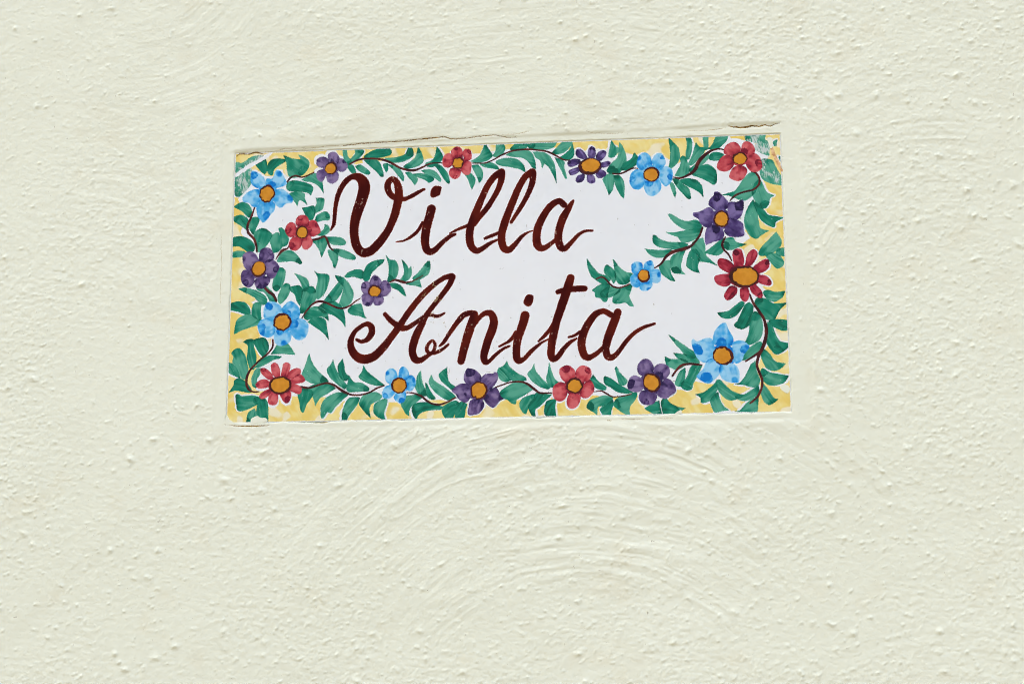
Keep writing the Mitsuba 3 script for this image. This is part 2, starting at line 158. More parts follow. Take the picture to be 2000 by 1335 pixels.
  ('1083,-689 1102,-656 1124,-646 1134,-690 1154,-723 1177,-740 1137,-745 1105,-750 1090,-722', 0),
  ('874,-333 890,-342 943,-382 985,-414 1012,-434 1011,-461 973,-461 942,-421 905,-376', 0),
  ('898,-431 941,-438 995,-444 1027,-462 1032,-490 994,-489 951,-477 914,-454', 0),
  ('852,-449 887,-464 941,-463 973,-477 956,-499 918,-520 880,-508 859,-491', 0),
  ('902,-597 923,-537 956,-510 958,-538 948,-582 932,-609', 0),
  ('932,-598 965,-560 988,-505 1026,-495 1045,-501 1025,-545 997,-594 985,-627 947,-626', 0),
  ('529,-561 534,-546 570,-562 612,-596 655,-619 682,-637 644,-641 601,-632 563,-606 536,-589', 0),
  ('590,-507 595,-496 619,-536 646,-564 652,-581 634,-597 610,-591 600,-552', 0),
  ('458,-565 475,-538 499,-572 530,-595 542,-606 536,-620 504,-616 477,-599', 0),
  ('437,-709 453,-676 492,-660 535,-650 576,-662 562,-684 524,-705 496,-710 490,-751 474,-737 453,-725', 0),
  ('507,-721 535,-700 573,-673 578,-695 564,-739 563,-777 552,-777 523,-754', 0),
  ('578,-700 595,-668 639,-652 693,-637 703,-642 692,-675 665,-708 661,-741 669,-763 631,-746 599,-723', 0),
  ('740,-723 778,-699 816,-683 821,-716 826,-738 831,-763 793,-754 761,-737', 0),
  ('827,-689 849,-668 875,-698 913,-718 953,-727 923,-740 890,-764 847,-769 832,-733', 0),
  ('-417,103 -403,105 -397,76 -408,36 -453,8 -487,4 -493,15 -459,49 -437,77', 0),
  ('-532,-15 -498,-2 -465,9 -453,-9 -446,-38 -476,-28 -510,-22', 0),
  ('-626,-13 -600,-10 -566,-20 -543,-47 -529,-84 -543,-78 -571,-52 -606,-33', 0),
  ('-868,35 -846,58 -806,71 -772,67 -760,38 -771,18 -811,31 -851,29', 0),
  ('-760,61 -744,95 -704,117 -650,124 -659,104 -687,82 -720,48 -731,14 -754,3 -766,26', 0),
  ('-642,145 -619,121 -590,114 -573,79 -578,33 -606,-1 -634,-3 -624,45 -627,98', 0),
  ('-554,119 -528,89 -516,65 -505,82 -501,48 -507,19 -533,0 -561,9 -539,49', 0),
  ('-1144,58 -1109,45 -1074,24 -1062,-17 -1073,-40 -1096,-39 -1108,7', 0),
  ('-1035,69 -1012,54 -966,50 -951,32 -959,-9 -975,-54 -1009,-88 -1020,-82 -1024,-36 -1016,10 -1017,39', 0),
  ('-1171,-20 -1136,-9 -1108,-16 -1098,-51 -1106,-91 -1111,-120 -1128,-96 -1141,-56 -1164,-38', 0),
  ('-1101,-39 -1067,-17 -1039,-18 -1024,-47 -1026,-93 -1053,-127 -1087,-161 -1110,-160 -1105,-114', 0),
  ('-977,-95 -947,-55 -902,1 -874,30 -873,-5 -884,-57 -912,-96 -945,-113 -968,-109', 0),
  ('-920,42 -874,27 -839,-12 -818,-59 -826,-105 -860,-135 -894,-126 -886,-86 -873,-28 -902,7', 0),
  ('-1013,-134 -985,-112 -923,-102 -882,-132 -865,-172 -858,-244 -881,-212 -933,-176 -984,-164', 0),
  ('-1086,-184 -1064,-144 -1019,-128 -973,-152 -955,-182 -952,-210 -984,-187 -1029,-191 -1069,-202', 0),
  ('-1066,-213 -1035,-191 -989,-192 -966,-210 -960,-250 -948,-313 -976,-278 -1022,-243', 0),
  ('-845,-150 -820,-128 -780,-120 -766,-141 -757,-181 -746,-201 -779,-189 -819,-179 -839,-170', 0),
  ('-1266,-11 -1258,41 -1248,81 -1219,95 -1196,74 -1200,27 -1217,-13 -1245,-38', 0),
  ('-1235,-76 -1216,-19 -1194,4 -1168,-6 -1170,-43 -1186,-77 -1214,-106 -1226,-105', 0),
  ('-1358,3 -1309,4 -1297,-11 -1262,-46 -1238,-88 -1249,-107 -1272,-98 -1308,-45 -1349,-27', 0),
  ('-1453,-18 -1418,-13 -1366,-26 -1331,-44 -1301,-68 -1295,-103 -1317,-111 -1341,-91 -1365,-67 -1411,-42', 0),
  ('-1515,-132 -1496,-101 -1462,-90 -1416,-97 -1389,-130 -1385,-159 -1414,-161 -1454,-145 -1495,-136', 0),
  ('-1377,-147 -1369,-107 -1347,-96 -1326,-108 -1328,-149 -1320,-206 -1350,-188 -1373,-171', 0),
  ('-1470,-269 -1464,-209 -1436,-175 -1391,-161 -1356,-177 -1320,-218 -1360,-228 -1417,-244 -1456,-263', 0),
  ('-1420,-316 -1398,-302 -1363,-303 -1359,-343 -1343,-406 -1353,-463 -1376,-463 -1394,-405 -1391,-337', 0),
  ('-1363,-309 -1329,-295 -1301,-296 -1280,-328 -1281,-368 -1309,-399 -1327,-378 -1351,-338', 0),
  ('-1481,-375 -1459,-352 -1436,-353 -1406,-388 -1393,-439 -1386,-479 -1402,-519 -1426,-507 -1450,-455 -1474,-426 -1469,-398', 0),
  ('-1511,-425 -1479,-432 -1450,-461 -1428,-513 -1448,-506 -1483,-489 -1510,-465', 0),
  ('-1488,-591 -1464,-552 -1459,-523 -1431,-515 -1396,-536 -1366,-576 -1372,-593 -1412,-587 -1457,-580', 0),
  ('-1451,-606 -1440,-600 -1416,-612 -1360,-610 -1320,-622 -1319,-651 -1358,-672 -1403,-691 -1437,-688 -1447,-648', 0),
  ('-1322,-631 -1291,-629 -1276,-652 -1271,-697 -1270,-753 -1311,-735 -1334,-712 -1330,-662', 0),
  ('-1389,-759 -1379,-706 -1346,-681 -1334,-712 -1344,-746 -1372,-756', 0),
  ('-1247,-363 -1231,-335 -1203,-324 -1174,-331 -1150,-360 -1133,-389 -1161,-388 -1207,-384 -1264,-386', 0),
  ('-1347,-458 -1326,-418 -1286,-396 -1241,-395 -1206,-401 -1218,-409 -1257,-420 -1296,-442 -1330,-458', 0),
  ('-1361,-554 -1365,-514 -1347,-469 -1319,-461 -1323,-498 -1339,-526 -1333,-560 -1344,-568', 0),
  ('-1090,-497 -1074,-453 -1053,-388 -1035,-442 -1000,-488 -954,-529 -945,-546 -993,-550 -1033,-550 -1078,-526', 0),
  ('-1110,-604 -1088,-577 -1049,-580 -1026,-600 -1036,-628 -1064,-667 -1077,-706 -1091,-700 -1101,-650', 0),
  ('-1055,-577 -999,-550 -942,-552 -905,-581 -941,-602 -986,-629 -1005,-652 -1013,-674 -1028,-623', 0),
  ('-955,-478 -933,-450 -922,-425 -910,-468 -887,-508 -846,-565 -857,-587 -903,-552 -937,-518', 0),
  ('-896,-462 -871,-423 -862,-457 -853,-497 -827,-520 -852,-542 -881,-519', 0),
  ('-846,-576 -830,-520 -807,-549 -762,-556 -722,-584 -728,-598 -778,-600 -834,-602', 0),
  ('-780,-521 -763,-494 -757,-460 -735,-494 -684,-535 -641,-569 -695,-568 -751,-545', 0),
  ('-984,-691 -974,-652 -935,-619 -885,-603 -834,-616 -867,-643 -906,-682 -928,-712 -950,-709 -967,-739 -981,-736', 0),
  ('-865,-761 -869,-727 -856,-677 -828,-633 -772,-634 -788,-673 -827,-722 -848,-766', 0),
  ('-775,-656 -755,-623 -694,-605 -655,-625 -666,-647 -710,-669 -721,-702 -712,-744 -743,-713 -771,-679', 0),
  ('-698,-697 -688,-664 -649,-645 -624,-648 -632,-687 -642,-726 -631,-762 -670,-742 -695,-719', 0),
  ('-548,-660 -526,-633 -476,-626 -437,-640 -465,-662 -492,-684 -506,-711 -506,-736 -525,-722 -548,-683', 0),
  ('-492,-706 -476,-673 -420,-666 -364,-678 -326,-693 -337,-706 -392,-708 -436,-718 -458,-735 -467,-757 -481,-740', 0),
  ('-474,-578 -463,-522 -446,-497 -441,-534 -432,-573 -409,-619 -415,-632 -448,-629 -468,-601', 0),
  ('-421,-562 -410,-568 -393,-608 -367,-642 -376,-653 -409,-635', 0),
  ('-401,-552 -388,-521 -371,-552 -326,-581 -282,-616 -259,-638 -293,-657 -337,-637 -387,-591', 0),
  ('-346,-514 -304,-481 -303,-515 -293,-560 -254,-588 -271,-605 -315,-570 -337,-547', 0),
  ('-326,-693 -292,-671 -259,-661 -237,-678 -254,-705 -276,-760 -309,-754 -328,-726', 0),
  ('-259,-727 -248,-689 -226,-667 -196,-682 -204,-701 -212,-756 -237,-758 -259,-750', 0),
  ('-35,-509 -24,-487 1,-510 28,-544 39,-556 11,-566 -22,-549', 0),
  ('-19,-493 1,-477 17,-454 28,-483 67,-517 116,-546 119,-560 78,-562 39,-556 6,-522', 0),
  ('-27,-632 -5,-605 39,-578 78,-568 122,-574 154,-608 105,-641 66,-662 63,-684 44,-681 17,-661 -16,-652', 0),
  ('127,-524 150,-497 161,-472 171,-514 210,-560 248,-599 231,-610 187,-592 144,-558', 0),
  ('226,-554 235,-516 241,-468 254,-516 270,-555 297,-578 270,-600 242,-594', 0),
  ('82,-690 99,-657 143,-639 165,-636 159,-669 132,-702 118,-740 99,-729', 0),
  ('129,-702 154,-664 176,-625 220,-637 253,-638 225,-665 192,-698 164,-719 167,-755 148,-747', 0),
  ('214,-715 225,-676 252,-666 274,-666 271,-705 276,-763 235,-757 216,-742', 0),
 ],
 'S': [
  ['-1377,444,8 -1398,380,12 -1415,339,14 -1410,298,14 -1377,261,14 -1362,219,13 -1358,187,10'],
  ['-1206,572,8 -1181,604,11 -1152,615,10 -1117,605,10 -1082,616,8 -1049,631,7'],
  ['-851,670,8 -799,695,12 -736,699,10 -666,690,13 -614,667,13 -562,636,12 -498,622,14 -447,638,11 -407,657,9 -367,661,7 -335,659,7'],
  ['-170,652,7 -98,650,8 -53,668,8 -2,695,9 50,714,10 112,720,11 169,716,9 237,704,10 282,682,10 327,654,8 366,648,8'],
  ['594,565,6 633,563,9 667,574,10 701,591,9 731,589,6'],
  ['922,533,7 955,526,11 994,539,13 1034,566,19 1057,612,21 1086,646,19 1126,674,13 1165,683,9 1198,677,7'],
  ['1340,550,8 1359,543,11 1377,514,12 1376,479,12 1344,448,10 1295,438,10 1250,420,11 1219,392,7'],
  ['1069,248,11 1051,203,12 1012,153,14 973,134,19 912,119,18 873,94,15 844,55,11 808,32,7'],
  ['1188,190,9 1170,154,13 1178,122,11 1201,96,10 1217,61,8'],
  ['497,-19,7 524,-9,9 546,-19,10 567,-45,10 594,-66,10 630,-69,9 672,-52,7'],
  ['1305,-125,10 1323,-173,13 1351,-218,15 1376,-264,16 1385,-314,18 1381,-358,18 1365,-409,19 1342,-453,17 1330,-502,15 1339,-541,15 1354,-585,14 1349,-629,13 1327,-672,12 1288,-707,9', '1354,-431,16 1324,-452,13 1272,-484,9'],
  ['889,-553,11 918,-515,13 945,-496,14 983,-491,13 1021,-495,11 1045,-498,6'],
  ['474,-629,5 515,-625,7 541,-639,10 573,-657,7 617,-656,7 674,-646,5'],
  ['-49,-596,7 -5,-580,8 44,-567,9 94,-567,10 132,-583,13 165,-611,14 193,-629,10 253,-630,7'],
  ['-521,-612,6 -482,-616,8 -443,-632,11 -415,-655,12 -381,-675,10 -342,-680,10 -304,-668,10 -257,-644,8'],
  ['-1094,-568,12 -1049,-575,11 -1004,-562,10 -954,-551,10 -914,-563,12 -868,-595,15 -823,-616,11 -772,-619,9 -722,-607,10 -683,-585,10 -641,-571,7'],
  ['-1255,-306,10 -1256,-346,11 -1281,-382,10 -1326,-418,10 -1370,-463,11 -1391,-502,14 -1393,-547,14 -1378,-579,11 -1349,-591,8 -1323,-590,6'],
  ['-1177,228,6 -1188,202,9 -1216,191,17 -1239,163,9 -1250,142,6'],
  ['-1050,245,13 -1016,252,12 -982,263,12 -967,239,12 -952,201,11 -934,183,8'],
  ['-1309,-16,14 -1285,-40,17 -1259,-58,16 -1243,-90,13'],
  ['-1100,-195,7 -1076,-155,9 -1042,-116,10 -1003,-100,13 -957,-113,11 -917,-134,11 -877,-143,11 -837,-130,10 -809,-108,8 -778,-89,5'],
  ['-617,-4,8 -589,7,12 -555,-3,16 -532,-9,12 -499,-4,7 -459,15,6 -437,28,5'],
 ],
 'T': [
  ('capital letter V', ['-949,298,9 -934,329,20 -929,376,22 -925,435,24 -909,506,29 -878,564,32 -838,597,32 -798,594,46 -771,560,62 -768,519,66 -784,454,61 -805,390,58 -819,320,51 -818,261,48 -806,208,48 -785,175,49 -759,164,50 -722,176,50 -672,227,47 -627,295,42 -599,365,45 -584,424,47 -576,471,48 -575,512,44 -587,557,36 -612,577,33 -637,549,36 -629,502,36 -594,468,30 -543,461,25 -492,482,23 -469,496,21 -435,512,15'], ''),
  ('letter i', ['-586,220,6 -546,225,11 -506,245,16 -467,279,19 -442,325,15', '-394,400,49 -402,365,48 -413,324,48 -424,272,48 -428,214,45 -419,173,41 -398,158,37 -370,171,32 -330,211,26 -291,242,23 -262,252,15'], '-397,506 -377,529 -340,523 -343,498 -349,477 -383,463 -400,473'),
  ('letter l', ['-291,259,10 -251,278,15 -200,297,19 -178,311,17', '-10,595,42 -50,570,36 -87,518,35 -116,455,37 -147,380,42 -169,322,42 -183,270,42 -184,218,42 -172,177,39 -146,156,33 -116,167,28 -76,194,21 -34,214,12', '-10,592,43 -11,551,35 -28,499,31 -59,441,29 -93,390,31 -132,344,29 -158,304,23'], ''),
  ('letter l', ['-101,224,14 -65,237,19 -25,254,17', '159,589,43 120,564,35 83,501,37 54,431,40 26,362,41 6,305,43 -8,253,42 -10,207,42 3,166,40 31,156,35 64,187,27 98,226,21 132,250,11 157,258,7', '162,580,40 159,533,34 139,475,29 110,418,26 71,355,23 42,309,17'], ''),
  ('letter a', ['329,399,36 302,420,34 257,395,37 217,339,39 188,276,43 179,218,44 185,177,43 207,158,34 238,170,27 271,195,22 294,214,17', '380,420,13 366,398,26 335,346,41 314,301,43 300,249,42 297,203,42 310,162,40 332,154,32 361,181,25 400,223,20 439,247,16 481,249,12'], ''),
  ('capital letter A', ['-794,-317,17 -771,-329,20 -738,-318,28 -715,-285,35 -716,-250,34 -739,-232,27 -778,-249,25 -812,-282,27 -828,-327,34 -821,-373,40 -792,-411,47 -753,-426,50 -702,-413,47 -652,-366,43 -608,-310,39 -564,-249,37 -536,-207,35 -492,-145,34 -436,-78,33 -374,-23,29 -324,10,27 -281,21,32', '-276,15,34 -295,-31,30 -340,-92,29 -385,-148,28 -418,-193,29 -443,-244,37 -468,-294,43 -487,-351,43 -492,-390,40 -478,-430,40 -450,-439,32 -411,-417,22 -380,-393,18 -369,-359,18 -383,-333,15 -406,-353,19 -414,-381,20 -400,-401,19 -366,-399,20 -327,-380,17 -297,-355,12', '-643,-181,23 -615,-213,28 -586,-237,32 -547,-261,33 -513,-256,27 -474,-232,24 -429,-199,21 -395,-193,17 -356,-200,18 -320,-184,11'], ''),
  ('letter n', ['-344,-363,12 -322,-343,20 -294,-299,23 -255,-243,27 -216,-198,31 -177,-187,30 -155,-192,34', '-157,-197,39 -166,-223,44 -182,-273,48 -199,-329,46 -216,-391,43 -229,-447,41', '-171,-268,22 -132,-215,25 -99,-190,28 -68,-194,37 -53,-231,43 -60,-276,47 -82,-332,44 -99,-388,42 -107,-427,39 -99,-456,32 -77,-451,22 -43,-418,19 -5,-388,16 31,-372,11'], ''),
  ('letter i with a round dot', ['-24,-373,12 18,-352,16 45,-330,20 62,-296,13', '115,-208,48 107,-241,47 90,-291,44 73,-347,42 67,-403,41 70,-440,41 84,-455,32 111,-441,24 150,-400,22 183,-373,17 206,-356,13 239,-340,9'], '110,-122 122,-99 138,-93 160,-103 157,-135 143,-157 121,-156 107,-139'),
  ('letter t', ['361,-9,42 347,-54,47 330,-105,48 307,-173,46 284,-240,44 267,-313,43 255,-374,41 252,-425,41 263,-449,33 288,-437,29 321,-393,26 354,-360,20 388,-341,10', '291,-84,26 330,-74,31 385,-70,34 435,-69,32', '186,-350,11 217,-323,19 245,-290,20 262,-256,13'], ''),
  ('last letter a', ['571,-216,33 537,-196,30 494,-209,35 455,-256,39 429,-306,42 415,-356,43 417,-401,42 430,-434,39 452,-445,32 485,-430,26 518,-403,24 541,-381,19', '609,-204,41 592,-249,45 569,-305,46 551,-355,44 542,-399,39 550,-438,38 572,-448,32 605,-423,26 650,-363,23 694,-319,22 744,-289,19 802,-271,14', '346,-332,12 377,-324,15 405,-305,16'], ''),
 ],
 'C': [
  ('-1492,739,5 -1469,753,8 -1419,750,9 -1378,759,11 -1354,752,8 -1336,747,5', 1),
  ('-1331,760,3 -1261,762,4 -1208,773,4 -1144,762,3 -1085,769,2 -1027,772,4 -969,779,3 -911,779,4', 0),
  ('-888,779,5 -783,786,6 -679,788,7 -621,790,5 -564,792,7 -461,798,8 -402,801,9 -333,806,7 -276,793,5 -207,795,5 -138,802,6 -58,806,5 -13,799,4 27,792,3 73,791,2', 1),
  ('452,813,2 491,798,2 525,797,3 581,792,3 654,792,2', 0),
  ('1001,791,2 1085,790,3 1140,792,5 1207,800,3', 0),
  ('1224,810,4 1268,802,10 1307,799,12 1351,806,10 1387,802,9 1418,809,6 1445,801,7 1473,812,4 1498,817,3', 1),
  ('-1505,-764,3 -1445,-772,6 -1377,-776,7 -1309,-775,8 -1261,-772,3', 1),
  ('-1022,-766,3 -994,-768,7 -960,-765,8 -930,-755,2', 0),
  ('609,-775,2 674,-779,4 728,-780,3', 0),
  ('544,-781,4 555,-783,9 566,-782,4', 0),
  ('804,-775,2 847,-778,3 887,-775,2', 0),
  ('-1560,284,2 -1560,213,3 -1553,131,3 -1554,49,2 -1555,-38,3 -1554,-96,2', 0),
  ('-7,808,3 44,807,5 84,809,5 141,821,3', 0),
 ],
 'H': [
  ('-1494,637 -1463,662 -1411,697 -1359,722 -1330,742 -1301,756 -1284,752 -1318,723 -1370,692 -1416,667 -1462,635 -1488,618', 'white'),
  ('1443,680 1457,679 1467,650 1485,608 1497,567 1510,544 1491,547 1476,585 1460,621 1448,645', 'clay'),
  ('-1361,-737 -1334,-723 -1305,-732 -1282,-733 -1271,-744 -1276,-755 -1315,-762 -1361,-759', 'plaster'),
  ('1447,-625 1457,-607 1473,-610 1491,-624 1497,-638 1482,-659 1466,-648 1453,-642', 'plaster'),
  ('1426,736 1448,738 1459,717 1454,679 1440,674 1436,697', 'plaster'),
  ('-1502,-762 -1496,-709 -1481,-737 -1446,-758 -1451,-769', 'plaster'),
  ('804,-772 847,-766 890,-756 928,-735 933,-747 901,-767 847,-777', 'plaster'),
 ],
 'I': '-1362,618 -1203,612 -1087,608 -973,648 -802,671 -602,688 -432,681 -290,711 -149,706 6,724 189,735 329,718 412,697 524,710 592,664 689,675 772,643 882,645 950,607 1006,663 1088,660 1159,730 1269,740 1363,693 1429,633 1397,505 1381,448 1352,392 1331,308 1293,224 1318,181 1263,141 1273,56 1352,-2 1376,-87 1414,-143 1438,-199 1422,-282 1406,-364 1363,-445 1334,-512 1306,-552 1265,-592 1173,-577 1092,-602 1013,-587 933,-585 878,-625 811,-664 691,-648 583,-659 449,-643 341,-640 206,-651 70,-662 -11,-660 -120,-686 -257,-669 -367,-653 -504,-664 -614,-662 -780,-658 -948,-627 -1059,-625 -1199,-608 -1312,-577 -1370,-534 -1344,-465 -1290,-381 -1264,-297 -1336,-239 -1354,-124 -1383,-95 -1355,-81 -1385,-38 -1416,35 -1406,165 -1408,252 -1453,297 -1432,370 -1443,429 -1473,489 -1433,576',
}


def arr(t):
    return np.array([[float(c) for c in p.split(',')] for p in t.split()]) / 10


# ------------------------------------------------------------ materials
def lin(*c):
    c = np.array(c, float) / 255
    return mi.Color3f(*[float(x) for x in np.where(c < 0.04045, c / 12.92, ((c + 0.055) / 1.055) ** 2.4)])


def piece(uv):
    i = dr.floor(uv.x)
    return i, uv.x - i, uv.y - 2 * dr.floor(uv.y * 0.5)


def second_coat(uv):
    return dr.select(uv.y > 1.5, 1.0, 0.0)


def mm3(p):
    return p.x * 1000, p.z * 1000


def pinholes(p, thr=0.86):
    x, z = mm3(p)
    return mikit.smoothstep(thr, thr + 0.05, mikit.noise(x * 1.9, z * 1.9, 3.3)) * mikit.smoothstep(0.45, 0.7, mikit.noise(x * 0.16, z * 0.16, 9.0))


GLAZE = (234, 238, 242)


def f_green(p, n, uv):
    i, a, b = piece(uv)
    x, z = mm3(p)
    r = mikit.cell_rand(i, 1)
    e = dr.select(mikit.cell_rand(i, 2) > 0.5, a, 1 - a)
    streak = mikit.fbm(b * 9 + 1.5 * mikit.noise(a * 2, i, 1.0) + i * 3.1, a * 1.2 + i, 2.0)
    blot = mikit.noise(x * 0.33, z * 0.33, i * 0.37)
    dens = 0.20 + 0.5 * r * r + 0.80 * (streak - 0.5) + 0.50 * (blot - 0.5) + 0.55 * mikit.smoothstep(0.60 + 0.25 * r, 0.97, e)
    dens = dr.clip(dens + 0.38 * second_coat(uv), 0, 1)
    c = mikit.mix(mikit.mix(lin(86, 166, 141), lin(18, 129, 103), mikit.smoothstep(0.0, 0.6, dens)), lin(0, 92, 70), mikit.smoothstep(0.5, 1.0, dens))
    return mikit.mix(c, lin(*GLAZE), 0.75 * pinholes(p))


def f_worn(p, n, uv):
    c = f_green(p, n, uv)
    x, z = mm3(p)
    w = mikit.noise((x + z * 0.2) * 3.6, z * 0.7, 5.0) * 0.45 + 0.55 * mikit.noise(x * 0.30, z * 0.30, 8.0)
    return mikit.mix(c, lin(206, 214, 212), 0.9 * mikit.smoothstep(0.50, 0.70, w))


def petal_fn(light, mid, dark, base, tip, hole):
    L, M_, D_ = light, mid, dark

    def fn(p, n, uv):
        i, a, b = piece(uv)
        x, z = mm3(p)
        r, r2 = mikit.cell_rand(i, 4), mikit.cell_rand(i, 5)
        streak = mikit.fbm(b * 6 + i * 2.7, a * 1.6 + i, 4.0)
        blot = mikit.fbm(x * 0.42, z * 0.42, i * 0.31, octaves=2)
        side = dr.abs(b - 0.5) * 2
        dens = 0.06 + 0.40 * r + 0.85 * (streak - 0.5) + 1.1 * (blot - 0.5) + 0.22 * side * side + 0.42 * second_coat(uv)
        dens += base * mikit.smoothstep(0.48, 0.06, a + 0.18 * (blot - 0.5))
        bx = 0.32 + 0.36 * r2
        dens += tip * mikit.smoothstep(0.30, 0.80, r2) * mikit.smoothstep(0.26, 0.12, dr.sqrt(dr.square(b - bx) * 1.3 + dr.square(a - 0.82) * 1.6))
        dens = dr.clip(dens, 0, 1)
        c = mikit.mix(mikit.mix(lin(*L), lin(*M_), mikit.smoothstep(0.06, 0.56, dens)), lin(*D_), mikit.smoothstep(0.5, 0.95, dens))
        return mikit.mix(c, lin(*GLAZE), hole * pinholes(p, 0.9))
    return fn


def f_centre(p, n, uv):
    x, z = mm3(p)
    v = mikit.fbm(x * 0.5, z * 0.5, 1.0)
    return mikit.mix(lin(196, 126, 20), lin(218, 152, 48), v)


def f_ring(p, n, uv):
    x, z = mm3(p)
    return mikit.mix(lin(48, 14, 10), lin(84, 32, 18), mikit.noise(x * 0.9, z * 0.9, 1.0))


def f_stem(p, n, uv):
    x, z = mm3(p)
    v = mikit.noise(x * 0.4, z * 0.4, 2.0)
    return mikit.mix(lin(60, 18, 16), lin(98, 40, 30), mikit.smoothstep(0.35, 0.9, v))


def f_letter(p, n, uv):
    x, z = mm3(p)
    v = mikit.fbm(x * 0.22, z * 0.10, 2.0)
    c = mikit.mix(lin(64, 8, 3), lin(92, 24, 9), mikit.smoothstep(0.3, 0.8, v))
    chip = mikit.smoothstep(0.90, 0.94, mikit.noise(x * 1.3, z * 1.0, 6.0)) * mikit.smoothstep(0.5, 0.75, mikit.noise(x * 0.09, z * 0.09, 4.0))
    return mikit.mix(c, lin(200, 170, 150), 0.8 * chip)


def f_yellow(p, n, uv):
    x, z = mm3(p)
    x, z = 0.83 * x + 0.56 * z + 2.2 * mikit.noise(x * 0.25, z * 0.25, 3.0), 0.83 * z - 0.56 * x + 2.2 * mikit.noise(x * 0.25, z * 0.25, 5.0)
    v = mikit.fbm(x * 0.12, z * 0.20, 7.0)
    g = mikit.fbm(x * 0.45, z * 0.10, 12.0)
    c = mikit.mix(lin(242, 227, 156), lin(234, 207, 110), mikit.smoothstep(0.25, 0.7, 0.55 * v + 0.45 * g))
    return mikit.mix(c, lin(240, 236, 212), 0.8 * mikit.smoothstep(0.68, 0.82, mikit.noise(x * 0.22, z * 0.16, 21.0)))


def f_white(p, n, uv):
    x, z = mm3(p)
    v = mikit.fbm(x * 0.02, z * 0.02, 1.0)
    c = mikit.mix(lin(234, 238, 243), lin(239, 242, 246), v)
    return mikit.mix(c, lin(120, 108, 84), 0.7 * mikit.smoothstep(0.972, 0.99, mikit.noise(x * 0.55, z * 0.55, 31.0)))


def f_wall(p, n, uv):
    x, z = mm3(p)
    v = mikit.fbm(x * 0.012, z * 0.012, 1.0)
    c = mikit.mix(lin(230, 233, 216), lin(234, 237, 221), v)
    c = mikit.mix(c, lin(222, 214, 186), 0.22 * mikit.smoothstep(0.62, 0.9, mikit.fbm(x * 0.05, z * 0.06, 4.0)))
    speck = mikit.smoothstep(0.985, 0.995, mikit.noise(x * 0.75, z * 0.75, 11.0))
    return mikit.mix(c, lin(120, 104, 78), 0.7 * speck)


def f_clay(p, n, uv):
    x, z = mm3(p)
    return mikit.mix(lin(236, 205, 160), lin(196, 140, 92), mikit.noise(x * 0.8, z * 0.8, 2.0))


def f_dirt(p, n, uv):
    x, z = mm3(p)
    return mikit.mix(lin(96, 70, 34), lin(160, 128, 76), mikit.noise(x * 0.8, z * 1.6, 5.0))


def f_faint(p, n, uv):
    x, z = mm3(p)
    return mikit.mix(lin(150, 126, 76), lin(212, 198, 158), mikit.noise(x * 0.6, z * 0.6, 5.0))


def glazed(fn, rough=0.10, spec=0.13):
    return {'type': 'twosided', 'bsdf': {'type': 'principled', 'base_color': mikit.proc(fn), 'roughness': rough, 'specular': spec}}


MATS = {'glaze_white': glazed(f_white, 0.12), 'paint_green': glazed(f_green), 'paint_worn_green': glazed(f_worn, 0.3),
        'paint_blue': glazed(petal_fn((150, 208, 242), (66, 168, 228), (0, 118, 204), 0.22, 0.75, 0.5)),
        'paint_purple': glazed(petal_fn((134, 116, 158), (90, 70, 119), (42, 28, 72), 0.25, 0.65, 0.5)),
        'paint_violet': glazed(petal_fn((122, 106, 158), (72, 54, 110), (34, 20, 62), 0.30, 0.5, 0.5)),
        'paint_red': glazed(petal_fn((210, 104, 108), (184, 60, 70), (122, 20, 42), 0.42, 0.45, 0.4)),
        'paint_crimson': glazed(petal_fn((186, 66, 82), (150, 28, 48), (92, 10, 32), 0.40, 0.2, 0.4)),
        'paint_orange': glazed(f_centre), 'paint_ring': glazed(f_ring), 'paint_stem': glazed(f_stem), 'paint_letter': glazed(f_letter, 0.1, 0.05),
        'paint_rust': glazed(lambda p, n, uv: lin(160, 72, 42)), 'paint_yellow': glazed(f_yellow),
        'raw_clay': glazed(f_clay, 0.8), 'dirt': glazed(f_dirt, 0.9, 0.1), 'faint_dirt': glazed(f_faint, 0.9, 0.1),
        'wall_paint': {'type': 'twosided', 'bsdf': {'type': 'principled', 'base_color': mikit.proc(f_wall), 'roughness': 0.62, 'specular': 0.25}}}
scene.update(MATS)


# ------------------------------------------------------------ helpers
used = {}


def key(name):
    k = used.get(name, 0)
    used[name] = k + 1
    return name if k == 0 else f'{name}_{k:03d}'


def put(k, mesh, mat, smooth=False, uv=None, **lab):
    scene[k] = mikit.ply(mesh, mat, smooth=smooth, uv=uv)
    if lab:
        labels[k] = lab
    return k


def curve(P, closed=True, n=4, sharp=95):
    """Smooth interpolating curve through P that keeps the sharp tips."""
    P = np.asarray(P, float)
    m = len(P)
    idx = np.arange(m)
    nx, pv = (idx + 1) % m, (idx - 1) % m
    if not closed:
        nx, pv = np.minimum(idx + 1, m - 1), np.maximum(idx - 1, 0)
    a, b = P - P[pv], P[nx] - P
    la, lb = np.linalg.norm(a[:, :2], axis=1), np.linalg.norm(b[:, :2], axis=1)
    T = 0.5 * (P[nx] - P[pv])
    lt_ = np.linalg.norm(T[:, :2], axis=1) + 1e-9
    lim = np.where(np.minimum(la, lb) > 0, np.minimum(la, lb), np.maximum(la, lb))
    T = T * np.minimum(1, lim * 1.0 / lt_)[:, None]
    if closed:
        cosang = (a[:, :2] * b[:, :2]).sum(1) / (la * lb + 1e-9)
        T[cosang < math.cos(math.radians(sharp))] *= 0.0
    out = []
    for i in range(m if closed else m - 1):
        j = (i + 1) % m
        for k in range(n):
            t = k / n
            h = (2 * t**3 - 3 * t**2 + 1, t**3 - 2 * t**2 + t, -2 * t**3 + 3 * t**2, t**3 - t**2)
            out.append(h[0] * P[i] + h[1] * T[i] + h[2] * P[j] + h[3] * T[j])
    if not closed:
        out.append(P[-1])
    return np.array(out)


